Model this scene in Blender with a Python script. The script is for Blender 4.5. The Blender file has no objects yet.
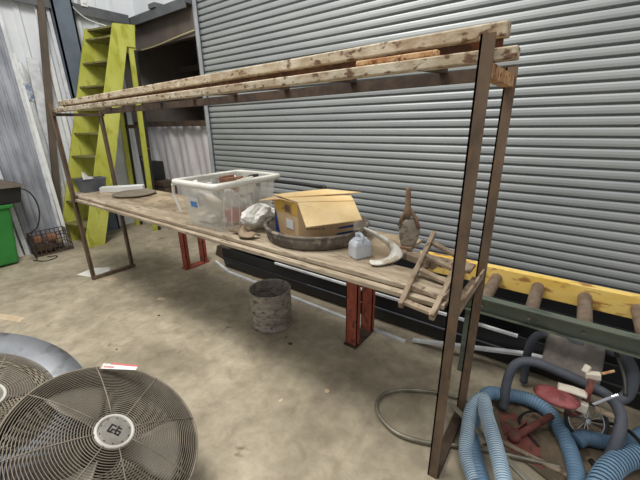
import bpy, bmesh, math, random
from mathutils import Vector, Matrix
random.seed(7)
S = bpy.context.scene
COL = S.collection
PI = math.pi

# ------------------------------------------------------------------ camera
f_, pitch, roll, yaw, CH = 340.4, .3294, -.0153, -.6411, 1.5
cy, sy = math.cos(yaw), math.sin(yaw)
fw = Vector((sy*math.cos(pitch), cy*math.cos(pitch), -math.sin(pitch)))
rt = Vector((cy, -sy, 0)); up = rt.cross(fw)
r2 = rt*math.cos(roll) + up*math.sin(roll)
u2 = -rt*math.sin(roll) + up*math.cos(roll)
cam = bpy.data.cameras.new('camera'); co = bpy.data.objects.new('camera', cam); COL.objects.link(co)
M3 = Matrix((r2, u2, -fw)).transposed()
co.matrix_world = Matrix.Translation((0, 0, CH)) @ M3.to_4x4()
cam.sensor_width = 36; cam.lens = 36*f_/640; cam.clip_start = .05
S.camera = co

# ------------------------------------------------------------------ light
def area(name, loc, target, sx, sy_, power, col=(1, 1, 1)):
    l = bpy.data.lights.new(name, 'AREA'); l.shape = 'RECTANGLE'; l.size = sx; l.size_y = sy_
    l.energy = power; l.color = col
    o = bpy.data.objects.new(name, l); COL.objects.link(o); o.location = loc
    o.rotation_euler = (Vector(target)-Vector(loc)).to_track_quat('-Z', 'Y').to_euler()
    return o
W = bpy.data.worlds.new('world'); S.world = W; W.use_nodes = True
W.node_tree.nodes['Background'].inputs[0].default_value = (.93, .97, 1, 1)
W.node_tree.nodes['Background'].inputs[1].default_value = .46
area('skylight', (-2.2, .5, 5.0), (-1.6, 1.6, 0), 2.4, 1.4, 215, (1, .975, .93))
area('bay_light', (1.2, .6, 4.8), (-.2, 2.6, 1.2), 1.6, .8, 40, (1, .97, .92))
S.view_settings.view_transform = 'Standard'; S.view_settings.look = 'None'
S.view_settings.gamma = 1; S.view_settings.use_curve_mapping = False
S.view_settings.exposure = 0.0

# ------------------------------------------------------------------ materials
def lin(c):
    return tuple(((v/255+.055)/1.055)**2.4 if v > 10 else v/255/12.92 for v in c)
def mat(name, c1, c2=None, scale=8, rough=.7, metal=0, c3=None, spec=.5, stretch=(1, 1, 1), bump=0,
        alpha=1, trans=0, lo=.4, hi=.6, bscale=None, detail=6, coord='Object'):
    m = bpy.data.materials.new(name); m.use_nodes = True
    N, L = m.node_tree.nodes, m.node_tree.links
    b = N['Principled BSDF']
    b.inputs['Roughness'].default_value = rough; b.inputs['Metallic'].default_value = metal
    b.inputs['Specular IOR Level'].default_value = spec
    b.inputs['Alpha'].default_value = alpha; b.inputs['Transmission Weight'].default_value = trans
    b.inputs['Base Color'].default_value = (*lin(c1), 1)
    if c2:
        tc = N.new('ShaderNodeTexCoord'); mp = N.new('ShaderNodeMapping'); mp.inputs['Scale'].default_value = stretch
        L.new(tc.outputs[coord], mp.inputs[0])
        n = N.new('ShaderNodeTexNoise'); n.inputs['Scale'].default_value = scale; n.inputs['Detail'].default_value = detail
        n.inputs['Roughness'].default_value = .62
        L.new(mp.outputs[0], n.inputs['Vector'])
        r = N.new('ShaderNodeValToRGB'); L.new(n.outputs['Fac'], r.inputs[0])
        r.color_ramp.elements[0].position = lo; r.color_ramp.elements[0].color = (*lin(c1), 1)
        r.color_ramp.elements[1].position = hi; r.color_ramp.elements[1].color = (*lin(c2), 1)
        out = r.outputs[0]
        if c3:
            n2 = N.new('ShaderNodeTexNoise'); n2.inputs['Scale'].default_value = scale*3.1; n2.inputs['Detail'].default_value = 5
            L.new(mp.outputs[0], n2.inputs['Vector'])
            r2_ = N.new('ShaderNodeValToRGB'); L.new(n2.outputs['Fac'], r2_.inputs[0])
            r2_.color_ramp.elements[0].position = .54; r2_.color_ramp.elements[1].position = .64
            mx = N.new('ShaderNodeMixRGB'); L.new(r2_.outputs[0], mx.inputs[0]); L.new(out, mx.inputs[1])
            mx.inputs[2].default_value = (*lin(c3), 1); out = mx.outputs[0]
        L.new(out, b.inputs['Base Color'])
        if bump:
            bp = N.new('ShaderNodeBump'); bp.inputs['Strength'].default_value = bump; bp.inputs['Distance'].default_value = .01
            L.new(n.outputs['Fac'], bp.inputs['Height']); L.new(bp.outputs[0], b.inputs['Normal'])
    return m

MT = dict(
    rust=mat('rusty_brown_steel', (92, 76, 62), (118, 98, 80), 9, .75, .1, c3=(122, 94, 68), stretch=(1, 1, .5)),
    rustweb=mat('dark_rust_web', (84, 58, 42), (112, 76, 54), 12, .85, c3=(134, 84, 54)),
    rust_orange=mat('orange_rust', (172, 120, 72), (210, 172, 128), 20, .8, c3=(120, 72, 40)),
    flaky=mat('flaking_cream_paint', (176, 156, 128), (212, 200, 176), 17, .8, c3=(112, 82, 60), stretch=(.5, 1, 1), bump=.4),
    darkrust=mat('dark_brown_steel', (60, 48, 40), (86, 68, 54), 10, .8),
    wood=mat('weathered_plank', (152, 136, 114), (186, 171, 148), 9, .88, c3=(136, 119, 98), stretch=(.35, 2, 2), bump=.15),
    ply=mat('dirty_plywood', (148, 130, 106), (188, 168, 138), 4, .88, c3=(140, 122, 98), stretch=(.8, 1.2, 1), bump=.1),
    oldwood=mat('grey_old_wood', (134, 116, 96), (164, 146, 124), 14, .85, c3=(112, 92, 72), stretch=(1, .4, .6)),
    door=mat('galvanised_slat', (150, 154, 154), (166, 169, 168), 3, .42, .2, stretch=(.3, 1, 1), lo=.35, hi=.65),
    trackm=mat('pale_grey_steel', (176, 180, 184), (190, 194, 198), 5, .5, .3),
    yellow=mat('chalky_yellow_paint', (176, 178, 62), (204, 204, 104), 4, .8, c3=(168, 168, 58), stretch=(1, 1, .4), lo=.35, hi=.65),
    tread=mat('dusty_olive_tread', (118, 114, 62), (140, 134, 84), 8, .85, c3=(92, 88, 56)),
    oldyellow=mat('worn_yellow_steel', (232, 190, 84), (240, 206, 118), 7, .6, c3=(168, 122, 66), stretch=(.4, 1, 1)),
    green=mat('dusty_green_steel', (96, 104, 90), (112, 118, 104), 4, .6, .1, c3=(80, 86, 76), stretch=(.4, 1, 1)),
    roller=mat('brown_roller', (112, 94, 80), (138, 120, 104), 12, .6, .2),
    black=mat('black_steel', (24, 24, 26), (36, 36, 38), 5, .45, stretch=(.3, 1, 1)),
    blackp=mat('black_plastic', (30, 30, 30), (42, 41, 40), 6, .5),
    white=mat('white_plastic', (226, 226, 222), (240, 240, 238), 6, .5),
    whitestrip=mat('white_trim', (200, 202, 204), (226, 228, 230), 9, .5),
    wallw=mat('white_wall_panel', (222, 226, 230), (236, 238, 240), 2, .5, lo=.3, hi=.7),
    panelg=mat('dull_zinc_sheet', (148, 150, 158), (182, 184, 191), 4, .45, .3, stretch=(1, 1, .4)),
    bluegrey=mat('blue_grey_column', (92, 102, 114), (106, 116, 128), 4, .6),
    girt=mat('grey_girt', (84, 86, 88), (100, 101, 103), 5, .6),
    header=mat('brown_header', (92, 82, 76), (106, 95, 88), 3, .7),
    deep=mat('brown_recess', (122, 112, 104), (136, 126, 116), 2, .8),
    sheet=mat('clear_plastic_sheet', (206, 200, 200), (230, 226, 226), 2.5, .35, stretch=(1.5, 1.5, .5), bump=.3),
    red=mat('red_oxide_steel', (158, 74, 56), (178, 96, 74), 9, .65, c3=(120, 64, 50), stretch=(1, 1, .6)),
    dred=mat('faded_dark_red_steel', (112, 58, 50), (134, 78, 68), 7, .75, c3=(92, 62, 54)),
    greenbin=mat('bright_green_plastic', (42, 122, 50), (54, 136, 60), 3, .5),
    carton=mat('brown_cardboard', (206, 172, 128), (220, 188, 146), 6, .85),
    cartonin=mat('pale_cardboard', (222, 190, 134), (234, 206, 156), 6, .85),
    cyellow=mat('printed_yellow', (222, 178, 66), (204, 160, 78), 14, .7),
    cblue=mat('printed_blue', (44, 66, 128), (56, 78, 140), 9, .7),
    cink=mat('printed_grey_ink', (150, 120, 90)),
    rubber=mat('dusty_black_rubber', (82, 75, 68), (122, 112, 100), 9, .85, c3=(150, 138, 122), stretch=(1, 1, .6)),
    galv=mat('stained_galvanised', (146, 138, 128), (178, 171, 160), 8, .6, .2, c3=(112, 100, 88), stretch=(1, 1, 2.2)),
    wire=mat('dusty_guard_wire', (128, 118, 104), (150, 140, 124), 9, .6, .2),
    drum=mat('brown_grey_drum', (66, 58, 50), (84, 75, 66), 4, .55, .3),
    drumblue=mat('blue_grey_zinc_drum', (122, 126, 132), (150, 153, 158), 2.2, .5, .3, c3=(112, 112, 112)),
    blade=mat('dusty_aluminium_blade', (140, 132, 120), (160, 152, 140), 3, .5, .3),
    hub=mat('light_grey_ring', (198, 194, 184), (214, 210, 200), 9, .5),
    hubd=mat('grey_badge', (130, 126, 118), (148, 144, 136), 20, .55),
    ink=mat('black_ink', (26, 24, 22)),
    bluehose=mat('light_blue_hose', (104, 136, 164), (124, 156, 182), 12, .5),
    bluehosed=mat('dull_blue_hose', (88, 116, 142), (108, 136, 162), 12, .5),
    hosew=mat('pale_ribbed_hose', (168, 190, 206), (196, 212, 222), 10, .45),
    hosedark=mat('dark_blue_groove', (40, 54, 70)),
    floorshade=mat('brown_floor_shade', (96, 84, 68), (124, 108, 88), 6, .95, c3=(78, 66, 54), bump=.3),  # brown stands in for shade on the floor below the clutter
    hosegap=mat('blue_groove', (96, 124, 150)),
    greypipe=mat('foam_grey_tube', (72, 76, 84), (88, 92, 100), 9, .7),
    fabric=mat('grey_cloth', (112, 104, 98), (130, 122, 114), 16, .95),
    steelrod=mat('dull_steel_rod', (130, 124, 110), (158, 152, 138), 9, .45, .5),
    chrome=mat('chrome', (200, 200, 205), rough=.2, metal=.9),
    pink=mat('faded_red_plastic', (142, 62, 66), (164, 92, 92), 8, .5, c3=(124, 60, 60)),
    cream=mat('cream_plastic', (220, 208, 190), (230, 220, 204), 8, .6),
    disc=mat('dusty_brown_disc', (122, 112, 98), (142, 130, 114), 7, .8),
    tubg=mat('grey_tub_plastic', (88, 92, 98), (106, 110, 116), 6, .6),
    paper=mat('white_paper', (228, 224, 216), (240, 238, 232), 8, .8),
    tape=mat('tan_scrap', (198, 176, 144), (214, 196, 166), 8, .8),
    bluep=mat('blue_label', (60, 120, 190), (90, 150, 210), 20, .5),
    redp=mat('red_plastic', (206, 84, 84), (222, 110, 104), 8, .5),
    brownp=mat('brown_carton', (128, 86, 66), (160, 116, 92), 22, .8),
    jug=mat('pale_grey_jug', (176, 182, 190), (202, 206, 212), 6, .5),
    guard=mat('dirty_white_guard', (206, 202, 190), (226, 222, 210), 6, .6, c3=(180, 168, 146)),
    spade=mat('cement_crusted_steel', (150, 140, 124), (176, 166, 150), 16, .8, c3=(120, 108, 92)),
    spadeh=mat('brown_rusty_socket', (112, 88, 68), (142, 116, 92), 16, .8),
    leather=mat('brown_grey_cloth', (126, 106, 86), (156, 136, 112), 9, .9),
    gum=mat('dark_brown_timber', (84, 74, 64), (102, 90, 78), 6, .8, stretch=(1, 1, .3)),
    logblue=mat('grey_blue_marks', (110, 124, 150), (200, 204, 210), 16, .6),
    rope=mat('yellow_rope', (200, 186, 140)),
    tyre=mat('dark_tyre', (44, 42, 42)),
)
def tote_mat():
    m = mat('cloudy_clear_plastic', (228, 226, 218), (238, 236, 228), 5, .3, alpha=.45)
    return m
MT['tote'] = tote_mat()
MT['toterim'] = mat('cloudy_rim_plastic', (226, 224, 212), (238, 236, 226), 6, .4, alpha=.92)
MT['wrap'] = mat('wrinkled_clear_film', (214, 216, 218), (236, 238, 240), 6, .3, alpha=.75, bump=.6)

def floor_mat():
    m = bpy.data.materials.new('stained_concrete'); m.use_nodes = True
    N, L = m.node_tree.nodes, m.node_tree.links; b = N['Principled BSDF']; b.inputs['Roughness'].default_value = .72
    tc = N.new('ShaderNodeTexCoord')
    def noise(sc, det, lo, hi, a, c):
        n = N.new('ShaderNodeTexNoise'); n.inputs['Scale'].default_value = sc; n.inputs['Detail'].default_value = det
        n.inputs['Roughness'].default_value = .65; n.inputs['Distortion'].default_value = .4
        L.new(tc.outputs['Object'], n.inputs['Vector'])
        r = N.new('ShaderNodeValToRGB'); r.color_ramp.elements[0].position = lo; r.color_ramp.elements[1].position = hi
        r.color_ramp.elements[0].color = (*lin(a), 1); r.color_ramp.elements[1].color = (*lin(c), 1)
        L.new(n.outputs['Fac'], r.inputs[0]); return r.outputs[0], n
    a, n1 = noise(1.3, 8, .36, .66, (158, 146, 124), (206, 193, 168))
    c, n2 = noise(9, 6, .3, .7, (190, 188, 184), (255, 255, 255))
    d, n3 = noise(4.3, 4, .66, .74, (255, 255, 255), (168, 158, 146))
    m1 = N.new('ShaderNodeMixRGB'); m1.blend_type = 'MULTIPLY'; m1.inputs[0].default_value = .8
    L.new(a, m1.inputs[1]); L.new(c, m1.inputs[2])
    m2 = N.new('ShaderNodeMixRGB'); m2.blend_type = 'MULTIPLY'; m2.inputs[0].default_value = .9
    L.new(m1.outputs[0], m2.inputs[1]); L.new(d, m2.inputs[2])
    L.new(m2.outputs[0], b.inputs['Base Color'])
    bp = N.new('ShaderNodeBump'); bp.inputs['Strength'].default_value = .15; bp.inputs['Distance'].default_value = .01
    L.new(n2.outputs['Fac'], bp.inputs['Height']); L.new(bp.outputs[0], b.inputs['Normal'])
    return m
MT['floor'] = floor_mat()

# ------------------------------------------------------------------ mesh helpers
def V(*a): return Vector(a)
class MB:
    def __init__(s): s.v = []; s.f = []
    def add(s, vs, fs):
        o = len(s.v); s.v += [tuple(v) for v in vs]; s.f += [tuple(i+o for i in q) for q in fs]; return s
    def box(s, x0, x1, y0, y1, z0, z1):
        return s.hexa([(x0,y0,z0),(x1,y0,z0),(x1,y1,z0),(x0,y1,z0)], [(x0,y0,z1),(x1,y0,z1),(x1,y1,z1),(x0,y1,z1)])
    def hexa(s, b, t):
        return s.add(list(b)+list(t), [(3,2,1,0),(4,5,6,7),(0,1,5,4),(1,2,6,5),(2,3,7,6),(3,0,4,7)])
    def bar(s, p0, p1, w, h, upv=(0, 0, 1)):
        p0, p1 = Vector(p0), Vector(p1); d = (p1-p0).normalized(); u = Vector(upv)
        if abs(d.dot(u)) > .95: u = Vector((0, 1, 0))
        r = d.cross(u).normalized(); u = r.cross(d)
        q = lambda p: [p-r*w/2-u*h/2, p+r*w/2-u*h/2, p+r*w/2+u*h/2, p-r*w/2+u*h/2]
        return s.hexa(q(p0), q(p1))
    def prism(s, pts, off):      # polygon extruded by a vector
        n = len(pts); a = [Vector(p) for p in pts]; b = [p+Vector(off) for p in a]
        return s.add(a+b, [tuple(range(n))[::-1], tuple(range(n, 2*n))]+[(i, (i+1) % n, n+(i+1) % n, n+i) for i in range(n)])
    def tube(s, pts, r, n=10, closed=False, rfun=None, cap=True):
        P = [Vector(p) for p in pts]; m = len(P); fr = None; rings = []
        for i, p in enumerate(P):
            a = P[(i-1) % m] if (closed or i > 0) else p; c = P[(i+1) % m] if (closed or i < m-1) else p
            d = (c-a).normalized()
            if fr is None:
                fr = d.orthogonal().normalized()
            fr = (fr-d*fr.dot(d)).normalized(); g = d.cross(fr)
            rr = rfun(i) if rfun else r
            rings.append([p+(fr*math.cos(2*PI*k/n)+g*math.sin(2*PI*k/n))*rr for k in range(n)])
        fs = []
        for i in range(m if closed else m-1):
            j = (i+1) % m
            fs += [(i*n+k, i*n+(k+1) % n, j*n+(k+1) % n, j*n+k) for k in range(n)]
        if not closed and cap: fs += [tuple(range(n))[::-1], tuple((m-1)*n+k for k in range(n))]
        return s.add([v for r_ in rings for v in r_], fs)
    def lathe(s, prof, c=(0, 0, 0), n=40, closed=False):
        c = Vector(c); m = len(prof)
        vs = [c+V(r*math.cos(2*PI*k/n), r*math.sin(2*PI*k/n), z) for r, z in prof for k in range(n)]
        fs = [(i*n+k, i*n+(k+1) % n, ((i+1) % m)*n+(k+1) % n, ((i+1) % m)*n+k) for i in range(m if closed else m-1) for k in range(n)]
        return s.add(vs, fs)
    def grid(s, fn, nu, nv):
        vs = [fn(i/nu, j/nv) for i in range(nu+1) for j in range(nv+1)]
        return s.add(vs, [(i*(nv+1)+j, (i+1)*(nv+1)+j, (i+1)*(nv+1)+j+1, i*(nv+1)+j+1) for i in range(nu) for j in range(nv)])
    def build(s, name, m, parent=None, smooth=False, bevel=0, solid=0, loc=None, sub=0, origin=True):
        me = bpy.data.meshes.new(name); me.from_pydata(s.v, [], s.f)
        o = bpy.data.objects.new(name, me); COL.objects.link(o)
        bm = bmesh.new(); bm.from_mesh(me); bmesh.ops.recalc_face_normals(bm, faces=bm.faces)
        if parent is None and origin:      # origin at the base of the thing
            xs = [v.co for v in bm.verts]
            c = V((min(v.x for v in xs)+max(v.x for v in xs))/2, (min(v.y for v in xs)+max(v.y for v in xs))/2, min(v.z for v in xs))
            bmesh.ops.translate(bm, verts=bm.verts, vec=-c); o.location = c
        elif parent is not None:
            bmesh.ops.translate(bm, verts=bm.verts, vec=-world(parent)); o.parent = parent
        bm.to_mesh(me); bm.free()
        me.materials.append(MT[m] if isinstance(m, str) else m)
        if smooth:
            for p in me.polygons: p.use_smooth = True
        if solid:
            q = o.modifiers.new('solid', 'SOLIDIFY'); q.thickness = solid; q.offset = 0
        if bevel:
            q = o.modifiers.new('bevel', 'BEVEL'); q.width = bevel; q.segments = 2; q.limit_method = 'ANGLE'
        if sub:
            q = o.modifiers.new('sub', 'SUBSURF'); q.levels = sub; q.render_levels = sub
        return o
def world(o):
    v = Vector(o.location)
    while o.parent: o = o.parent; v = v+Vector(o.location)
    return v
def tag(o, label, cat, group=None):
    o['label'] = label; o['category'] = cat
    if group: o['group'] = group
    return o
def thing(name, label, cat, loc, group=None):
    o = bpy.data.objects.new(name, None); COL.objects.link(o); o.location = loc; o.empty_display_size = .1
    return tag(o, label, cat, group)
def struct(o): o['kind'] = 'structure'; return o
def spline(pts, n=8, closed=False):
    P = [Vector(p) for p in pts]; m = len(P); out = []
    for i in range(m if closed else m-1):
        g = lambda k: P[k % m] if closed else P[max(0, min(m-1, k))]
        a, b, c, d = g(i-1), g(i), g(i+1), g(i+2)
        for k in range(n):
            t = k/n
            out.append(.5*((2*b)+(c-a)*t+(2*a-5*b+4*c-d)*t*t+(3*b-a-3*c+d)*t**3))
    if not closed: out.append(P[-1])
    return out

# ================================================================== SETTING
YW = 3.1; XW = -5.7; XJ = -4.2
struct(MB().box(-7.5, 5, -4, 5.2, -.1, 0).build('floor', 'floor', origin=False))
# left wall: ribbed white metal panel
b = MB(); prof = []
y = -4.0
while y < 3.3:
    prof += [(y, 0), (y+.12, 0), (y+.14, .022), (y+.18, .022), (y+.20, 0)]; y += .22
prof = [(p, XW+q) for p, q in prof if p < 2.80]
n = len(prof)
b.add([(q, p, 0) for p, q in prof]+[(q, p, 4.6) for p, q in prof]+[(XW-.12, prof[0][0], 0), (XW-.12, prof[-1][0], 0), (XW-.12, prof[-1][0], 4.6), (XW-.12, prof[0][0], 4.6)],
      [(i, i+1, n+i+1, n+i) for i in range(n-1)]+[(2*n, 2*n+1, 2*n+2, 2*n+3)])
b.box(XW-.12, XW+.005, prof[-1][0], YW+.1, 2.86, 4.6)
struct(b.build('wall_left', 'wallw', origin=False))
# wall above the header / roller door
struct(MB().box(XW, XJ-.02, YW, YW+.1, 2.97, 4.6).build('wall_back', 'wallw', origin=False))
struct(MB().box(3.2, 5, YW, YW+.1, 0, 4.6).build('wall_right', 'wallw', origin=False))
# header beam over the side opening, and the girts
struct(MB().box(XW-.7, XJ-.03, YW-.01, YW+.06, 2.60, 2.95).build('trim_1', 'header', origin=False))
struct(MB().box(XW, XJ-.03, YW-.14, YW-.01, 2.94, 2.99).box(XW, XJ-.03, YW-.14, YW-.12, 2.88, 2.94).build('trim_2', 'girt', origin=False))
struct(MB().box(XW+.03, XW+.11, 1.2, YW-.15, 2.94, 3.02).box(XW+.09, XW+.11, 1.2, YW-.15, 2.90, 2.94).build('trim_3', 'girt', origin=False))
# column on the left wall
struct(MB().box(XW+.03, XW+.16, 1.99, 2.01, 0, 4.6).box(XW+.03, XW+.16, 2.20, 2.22, 0, 4.6).box(XW+.14, XW+.16, 1.99, 2.22, 0, 4.6).build('trim_4', 'bluegrey', origin=False))
# recess beyond the opening
struct(MB().box(XW-.7, XJ+.4, 4.6, 4.68, 0, 3.0).box(XW-.78, XW-.7, 2.70, 4.68, 0, 3.0).box(XJ+.4, XJ+.48, YW+.2, 4.68, 0, 3.06).build('wall_recess', 'deep', origin=False))
struct(MB().box(XW-.78, XJ+.48, 3.17, 4.68, 3.0, 3.06).build('ceiling', 'deep', origin=False))
struct(MB().box(XW-.7, XJ+.3, 4.0, 4.1, 1.95, 2.15).box(XW-.7, XJ+.3, 4.2, 4.28, 2.45, 2.55).build('trim_5', 'header', origin=False))
struct(MB().box(XW-.7, XJ-.02, YW+.06, YW+.11, 1.49, 1.57).build('trim_6', 'darkrust', origin=False))

# roller door curtain
b = MB(); per = .071; z = .03; prof = []
k = 0
while z < 4.55:
    zz = z
    for t, dpt in ((0, .026), (.10, .030), (.17, .026), (.19, .004), (.24, .0005), (.5, -.002), (.78, 0), (.92, .004), (.97, .016)):
        prof.append((zz+per*t, dpt))
    z += per
x0, x1 = XJ+.03, 3.15
n = len(prof)
for (xa, xb) in ((x0, x1),):
    b.add([(xa, YW+d, zz) for zz, d in prof]+[(xb, YW+d, zz) for zz, d in prof], [(i, i+1, n+i+1, n+i) for i in range(n-1)])
door = struct(b.build('door_1', 'door', origin=False, smooth=False))
struct(MB().box(XJ-.03, XJ+.05, YW-.03, YW-.022, 0, 4.6).box(XJ-.035, XJ-.025, YW-.03, YW+.06, 0, 4.6).box(XJ+.045, XJ+.05, YW-.05, YW-.02, 0, 4.6).build('trim_7', 'trackm', origin=False))
struct(MB().box(XJ+.05, x1, YW-.02, YW+.05, .0, .05).build('trim_8', 'girt', origin=False))

# ================================================================== SHELVING RACK
RX0, RX1, RY0, RY1 = -3.815, -.262, 1.165, 1.59
rack = thing('steel_rack', 'tall open rack of rusty brown angle iron standing over the workbench planks', 'rack', (-2.04, 1.38, 0))
def angle_post(x, y, top, sx, sy, w=.041, t=.006):
    b = MB(); 
    xa, xb = sorted((x, x+sx*w)); ya, yb = sorted((y, y+sy*w))
    fy = (y, y+sy*t); b.box(xa, xb, min(fy), max(fy), 0, top)
    fx = (x+sx*w, x+sx*(w-t)) if x > -1 else (x, x+sx*t); b.box(min(fx), max(fx), ya, yb, 0, top)
    return b.build('post', 'rust', rack)
angle_post(-.246, RY0, 1.735, -1, 1)
angle_post(-3.84, RY0, 1.70, 1, 1)
angle_post(-.238, RY1-.03, 1.69, -1, 1)
angle_post(-3.84, RY1-.03, 1.64, 1, 1)
MB().box(-.284, -.246, RY0+.012, RY1+.01, 1.620, 1.660).build('end_crossbar', 'rust_orange', rack)['label'] = 'orange rusty crossbar'
MB().box(-3.83, -3.80, RY0+.01, RY1+.01, 1.597, 1.623).build('end_crossbar', 'darkrust', rack)
for xa in (-.29, -3.833):
    MB().box(xa, xa+.045, RY0+.01, RY1-.04, .822, .828).box(xa+(.037 if xa > -1 else 0), xa+(.045 if xa > -1 else .008), RY0+.008, RY1+.01, .822, .872).build('shelf_crossbar', 'oldwood' if xa > -1 else 'rust', rack)
MB().box(-.286, -.24, RY0+.01, RY1+.01, 0, .03).build('foot_bar', 'darkrust', rack)
MB().box(-3.836, -3.796, RY0+.01, RY1+.01, 0, .032).build('foot_bar', 'rust', rack)
MB().bar((-3.83, RY1, 1.640), (-.25, RY1, 1.674), .03, .046).build('rear_rail', 'darkrust', rack)
for i in range(8):
    t = (i+.5)/8; x = -3.8+3.5*t; zb = 1.640+.034*t
    MB().bar((x, RY0+.11, zb+.012), (x, RY1-.01, zb+.030), .035, .018).build('cross_strut', 'darkrust', rack)

# steel beams resting on the rack
MB().bar((-3.84, 1.215, 1.644), (-.19, 1.215, 1.683), .05, .034).build('steel_beam', 'flaky', bevel=.004)
tag(bpy.data.objects['steel_beam'], 'lower flaking cream and rust steel beam lying along the top of the rack', 'beam', 'flaking steel beams on the rack top')
o = MB().bar((-3.86, 1.280, 1.703), (-.235, 1.280, 1.760), .055, .041).build('steel_beam', 'flaky', bevel=.005)
tag(o, 'upper flaking cream steel beam with rusty end on the rack top', 'beam', 'flaking steel beams on the rack top')
w_ = MB().bar((-3.84, 1.292, 1.667), (-.25, 1.292, 1.722), .012, .040).build('lower_web', 'rustweb', o)
o = MB().bar((-.72, 1.215, 1.706), (-.42, 1.215, 1.709), .03, .018).build('rusty_bracket', 'rust_orange', bevel=.004)
tag(o, 'small orange rusty bracket wedged between the two beams near the right post', 'bracket')

# ================================================================== BENCH PLANKS
def plank(x0, x1, y0, y1, z0, z1, m, label, tilt=0, group='planks laid along the rack shelf'):
    o = MB().box(x0, x1, y0, y1, z0, z1).build('wooden_plank', m, bevel=.003)
    return tag(o, label, 'plank', group)
BT = .878
plank(-3.77, -.30, 1.17, 1.36, .832, .853, 'wood', 'lower front tan plank forming the front lip of the rack shelf')
plank(-3.77, -.31, 1.20, 1.37, .857, BT, 'wood', 'upper front plank with a dark gap below, running along the shelf')
plank(-3.775, -.62, 1.373, 1.79, .857, BT, 'ply', 'wide dusty plywood board carrying the tote and carton')
plank(-.615, -.292, 1.50, 1.60, .857, .873, 'oldwood', 'short narrow grey plank at the back right corner of the shelf')
plank(-4.04, -3.785, 1.225, 1.555, .857, BT, 'wood', 'short board jutting past the left end of the rack under the grey tub')
plank(-1.45, -.30, 1.375, 1.41, .830, .853, 'oldwood', 'narrow batten below the plywood board')

# red trestles
for k, x in enumerate((-3.27, -1.06)):
    t = thing('red_trestle', ['left red oxide steel trestle below the plastic tote', 'right red oxide steel trestle below the grey jug'][k], 'trestle', (x, 1.88, 0), 'red steel trestles')
    yo = (.12, 0)[k]
    for yy in (1.77+yo, 1.99+yo):
        MB().box(x-.045, x+.045, yy, yy+.006, 0, .64).box(x-.045, x-.039, yy, yy+.04, 0, .64).box(x+.039, x+.045, yy, yy+.04, 0, .64).build('leg', 'red', t)
    MB().box(x-.045, x+.045, 1.77+yo, 2.03+yo, .64, .69).build('top_bar', 'red', t)
    MB().box(x-.05, x+.05, 1.75+yo, 2.05+yo, 0, .012).build('foot_plate', 'darkrust' if k else 'red', t)

# ================================================================== YELLOW STEP LADDER
lad = thing('step_ladder', 'tall chalky yellow wide-stringer step ladder against the back left corner', 'ladder', (-5.22, 2.1, 0))
for k, x in enumerate((-4.97, -5.51)):
    dy = -.11*k
    pts = [(x, 1.51, 0), (x, 1.75, 0), (x, 2.11, 1.1), (x, 2.52, 2.48), (x, 2.63, 2.48), (x, 2.67, 2.745), (x, 2.40, 2.72)]
    pts = [(a, b_+dy+(.15*k if q in (1, 2, 3, 4, 5) else 0), c_) for q, (a, b_, c_) in enumerate(pts)]
    MB().prism(pts, (.03, 0, 0)).build('stringer', 'yellow', lad)
for i in range(9):
    z = .27+i*.29; yf = 1.51+.328*z; w = .215
    MB().hexa([(-5.48, yf-.10, z-.02), (-4.97, yf+.01, z-.02), (-4.97, yf+w, z-.02), (-5.48, yf+w+.02, z-.02)], [(-5.48, yf-.10, z), (-4.97, yf+.01, z), (-4.97, yf+w, z), (-5.48, yf+w+.02, z)]).build('tread', 'tread', lad)
MB().hexa([(-5.48, 2.31, 2.69), (-4.97, 2.42, 2.69), (-4.97, 2.66, 2.69), (-5.48, 2.55, 2.69)], [(-5.48, 2.31, 2.712), (-4.97, 2.42, 2.712), (-4.97, 2.66, 2.712), (-5.48, 2.55, 2.712)]).build('top_platform', 'tread', lad)
MB().prism([(-5.48, 2.53, 2.44), (-4.97, 2.64, 2.44), (-4.97, 2.64, 2.69), (-5.48, 2.53, 2.69)], (0, .012, 0)).build('rear_panel', 'yellow', lad)
for x in (-4.99, -5.53):
    MB().bar((x+.02, 2.60, 2.50), (x+.02, 2.49, 0), .03, .09, (0, 1, 0)).build('rear_leg', 'yellow', lad)
    MB().bar((x+.045, 2.625, 2.45), (x+.045, 2.525, 0.0), .03, .03, (0, 1, 0)).build('leg_edge', 'blackp', lad)
for z in (.5, 1.5):
    MB().bar((-5.50, 2.50+.05*z, z), (-4.97, 2.50+.05*z, z), .02, .05).build('rear_brace', 'darkrust', lad)
MB().tube([(-4.94, 2.56, 1.2), (-4.80, 2.56, 1.21)], .006, 6).build('latch_pin', 'steelrod', lad)
# rope across the header, from the ladder top to the door track
o = MB().tube(spline([(-5.60, 3.07, 2.59), (-5.2, 3.07, 2.595), (-4.7, 3.07, 2.63), (-4.25, 3.07, 2.655)], 6), .008, 6).build('rope', 'rope')
tag(o, 'pale yellow rope strung along the lower edge of the brown header', 'rope')
o = MB().tube(spline([(-5.55, 2.2, 2.98), (-5.55, 2.35, 2.86), (-5.4, 2.52, 2.78), (-5.25, 2.6, 2.73)], 5), .006, 6).build('wire_cable', 'white')
tag(o, 'thin white cable drooping from the wall girt to the ladder top', 'cable')
o = MB().box(-5.66, -5.57, 2.34, 2.42, 3.0, 3.10).box(-5.57, -5.56, 2.355, 2.405, 3.03, 3.07).build('junction_box', 'white', bevel=.006)
tag(o, 'small white electrical box on the wall girt above the ladder', 'box')
o = MB().box(-5.02, -4.86, 2.94, 3.08, 2.992, 3.05).build('hook_bracket', 'girt', bevel=.004)
tag(o, 'small dark grey bracket sitting on the header beam', 'bracket')

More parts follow.
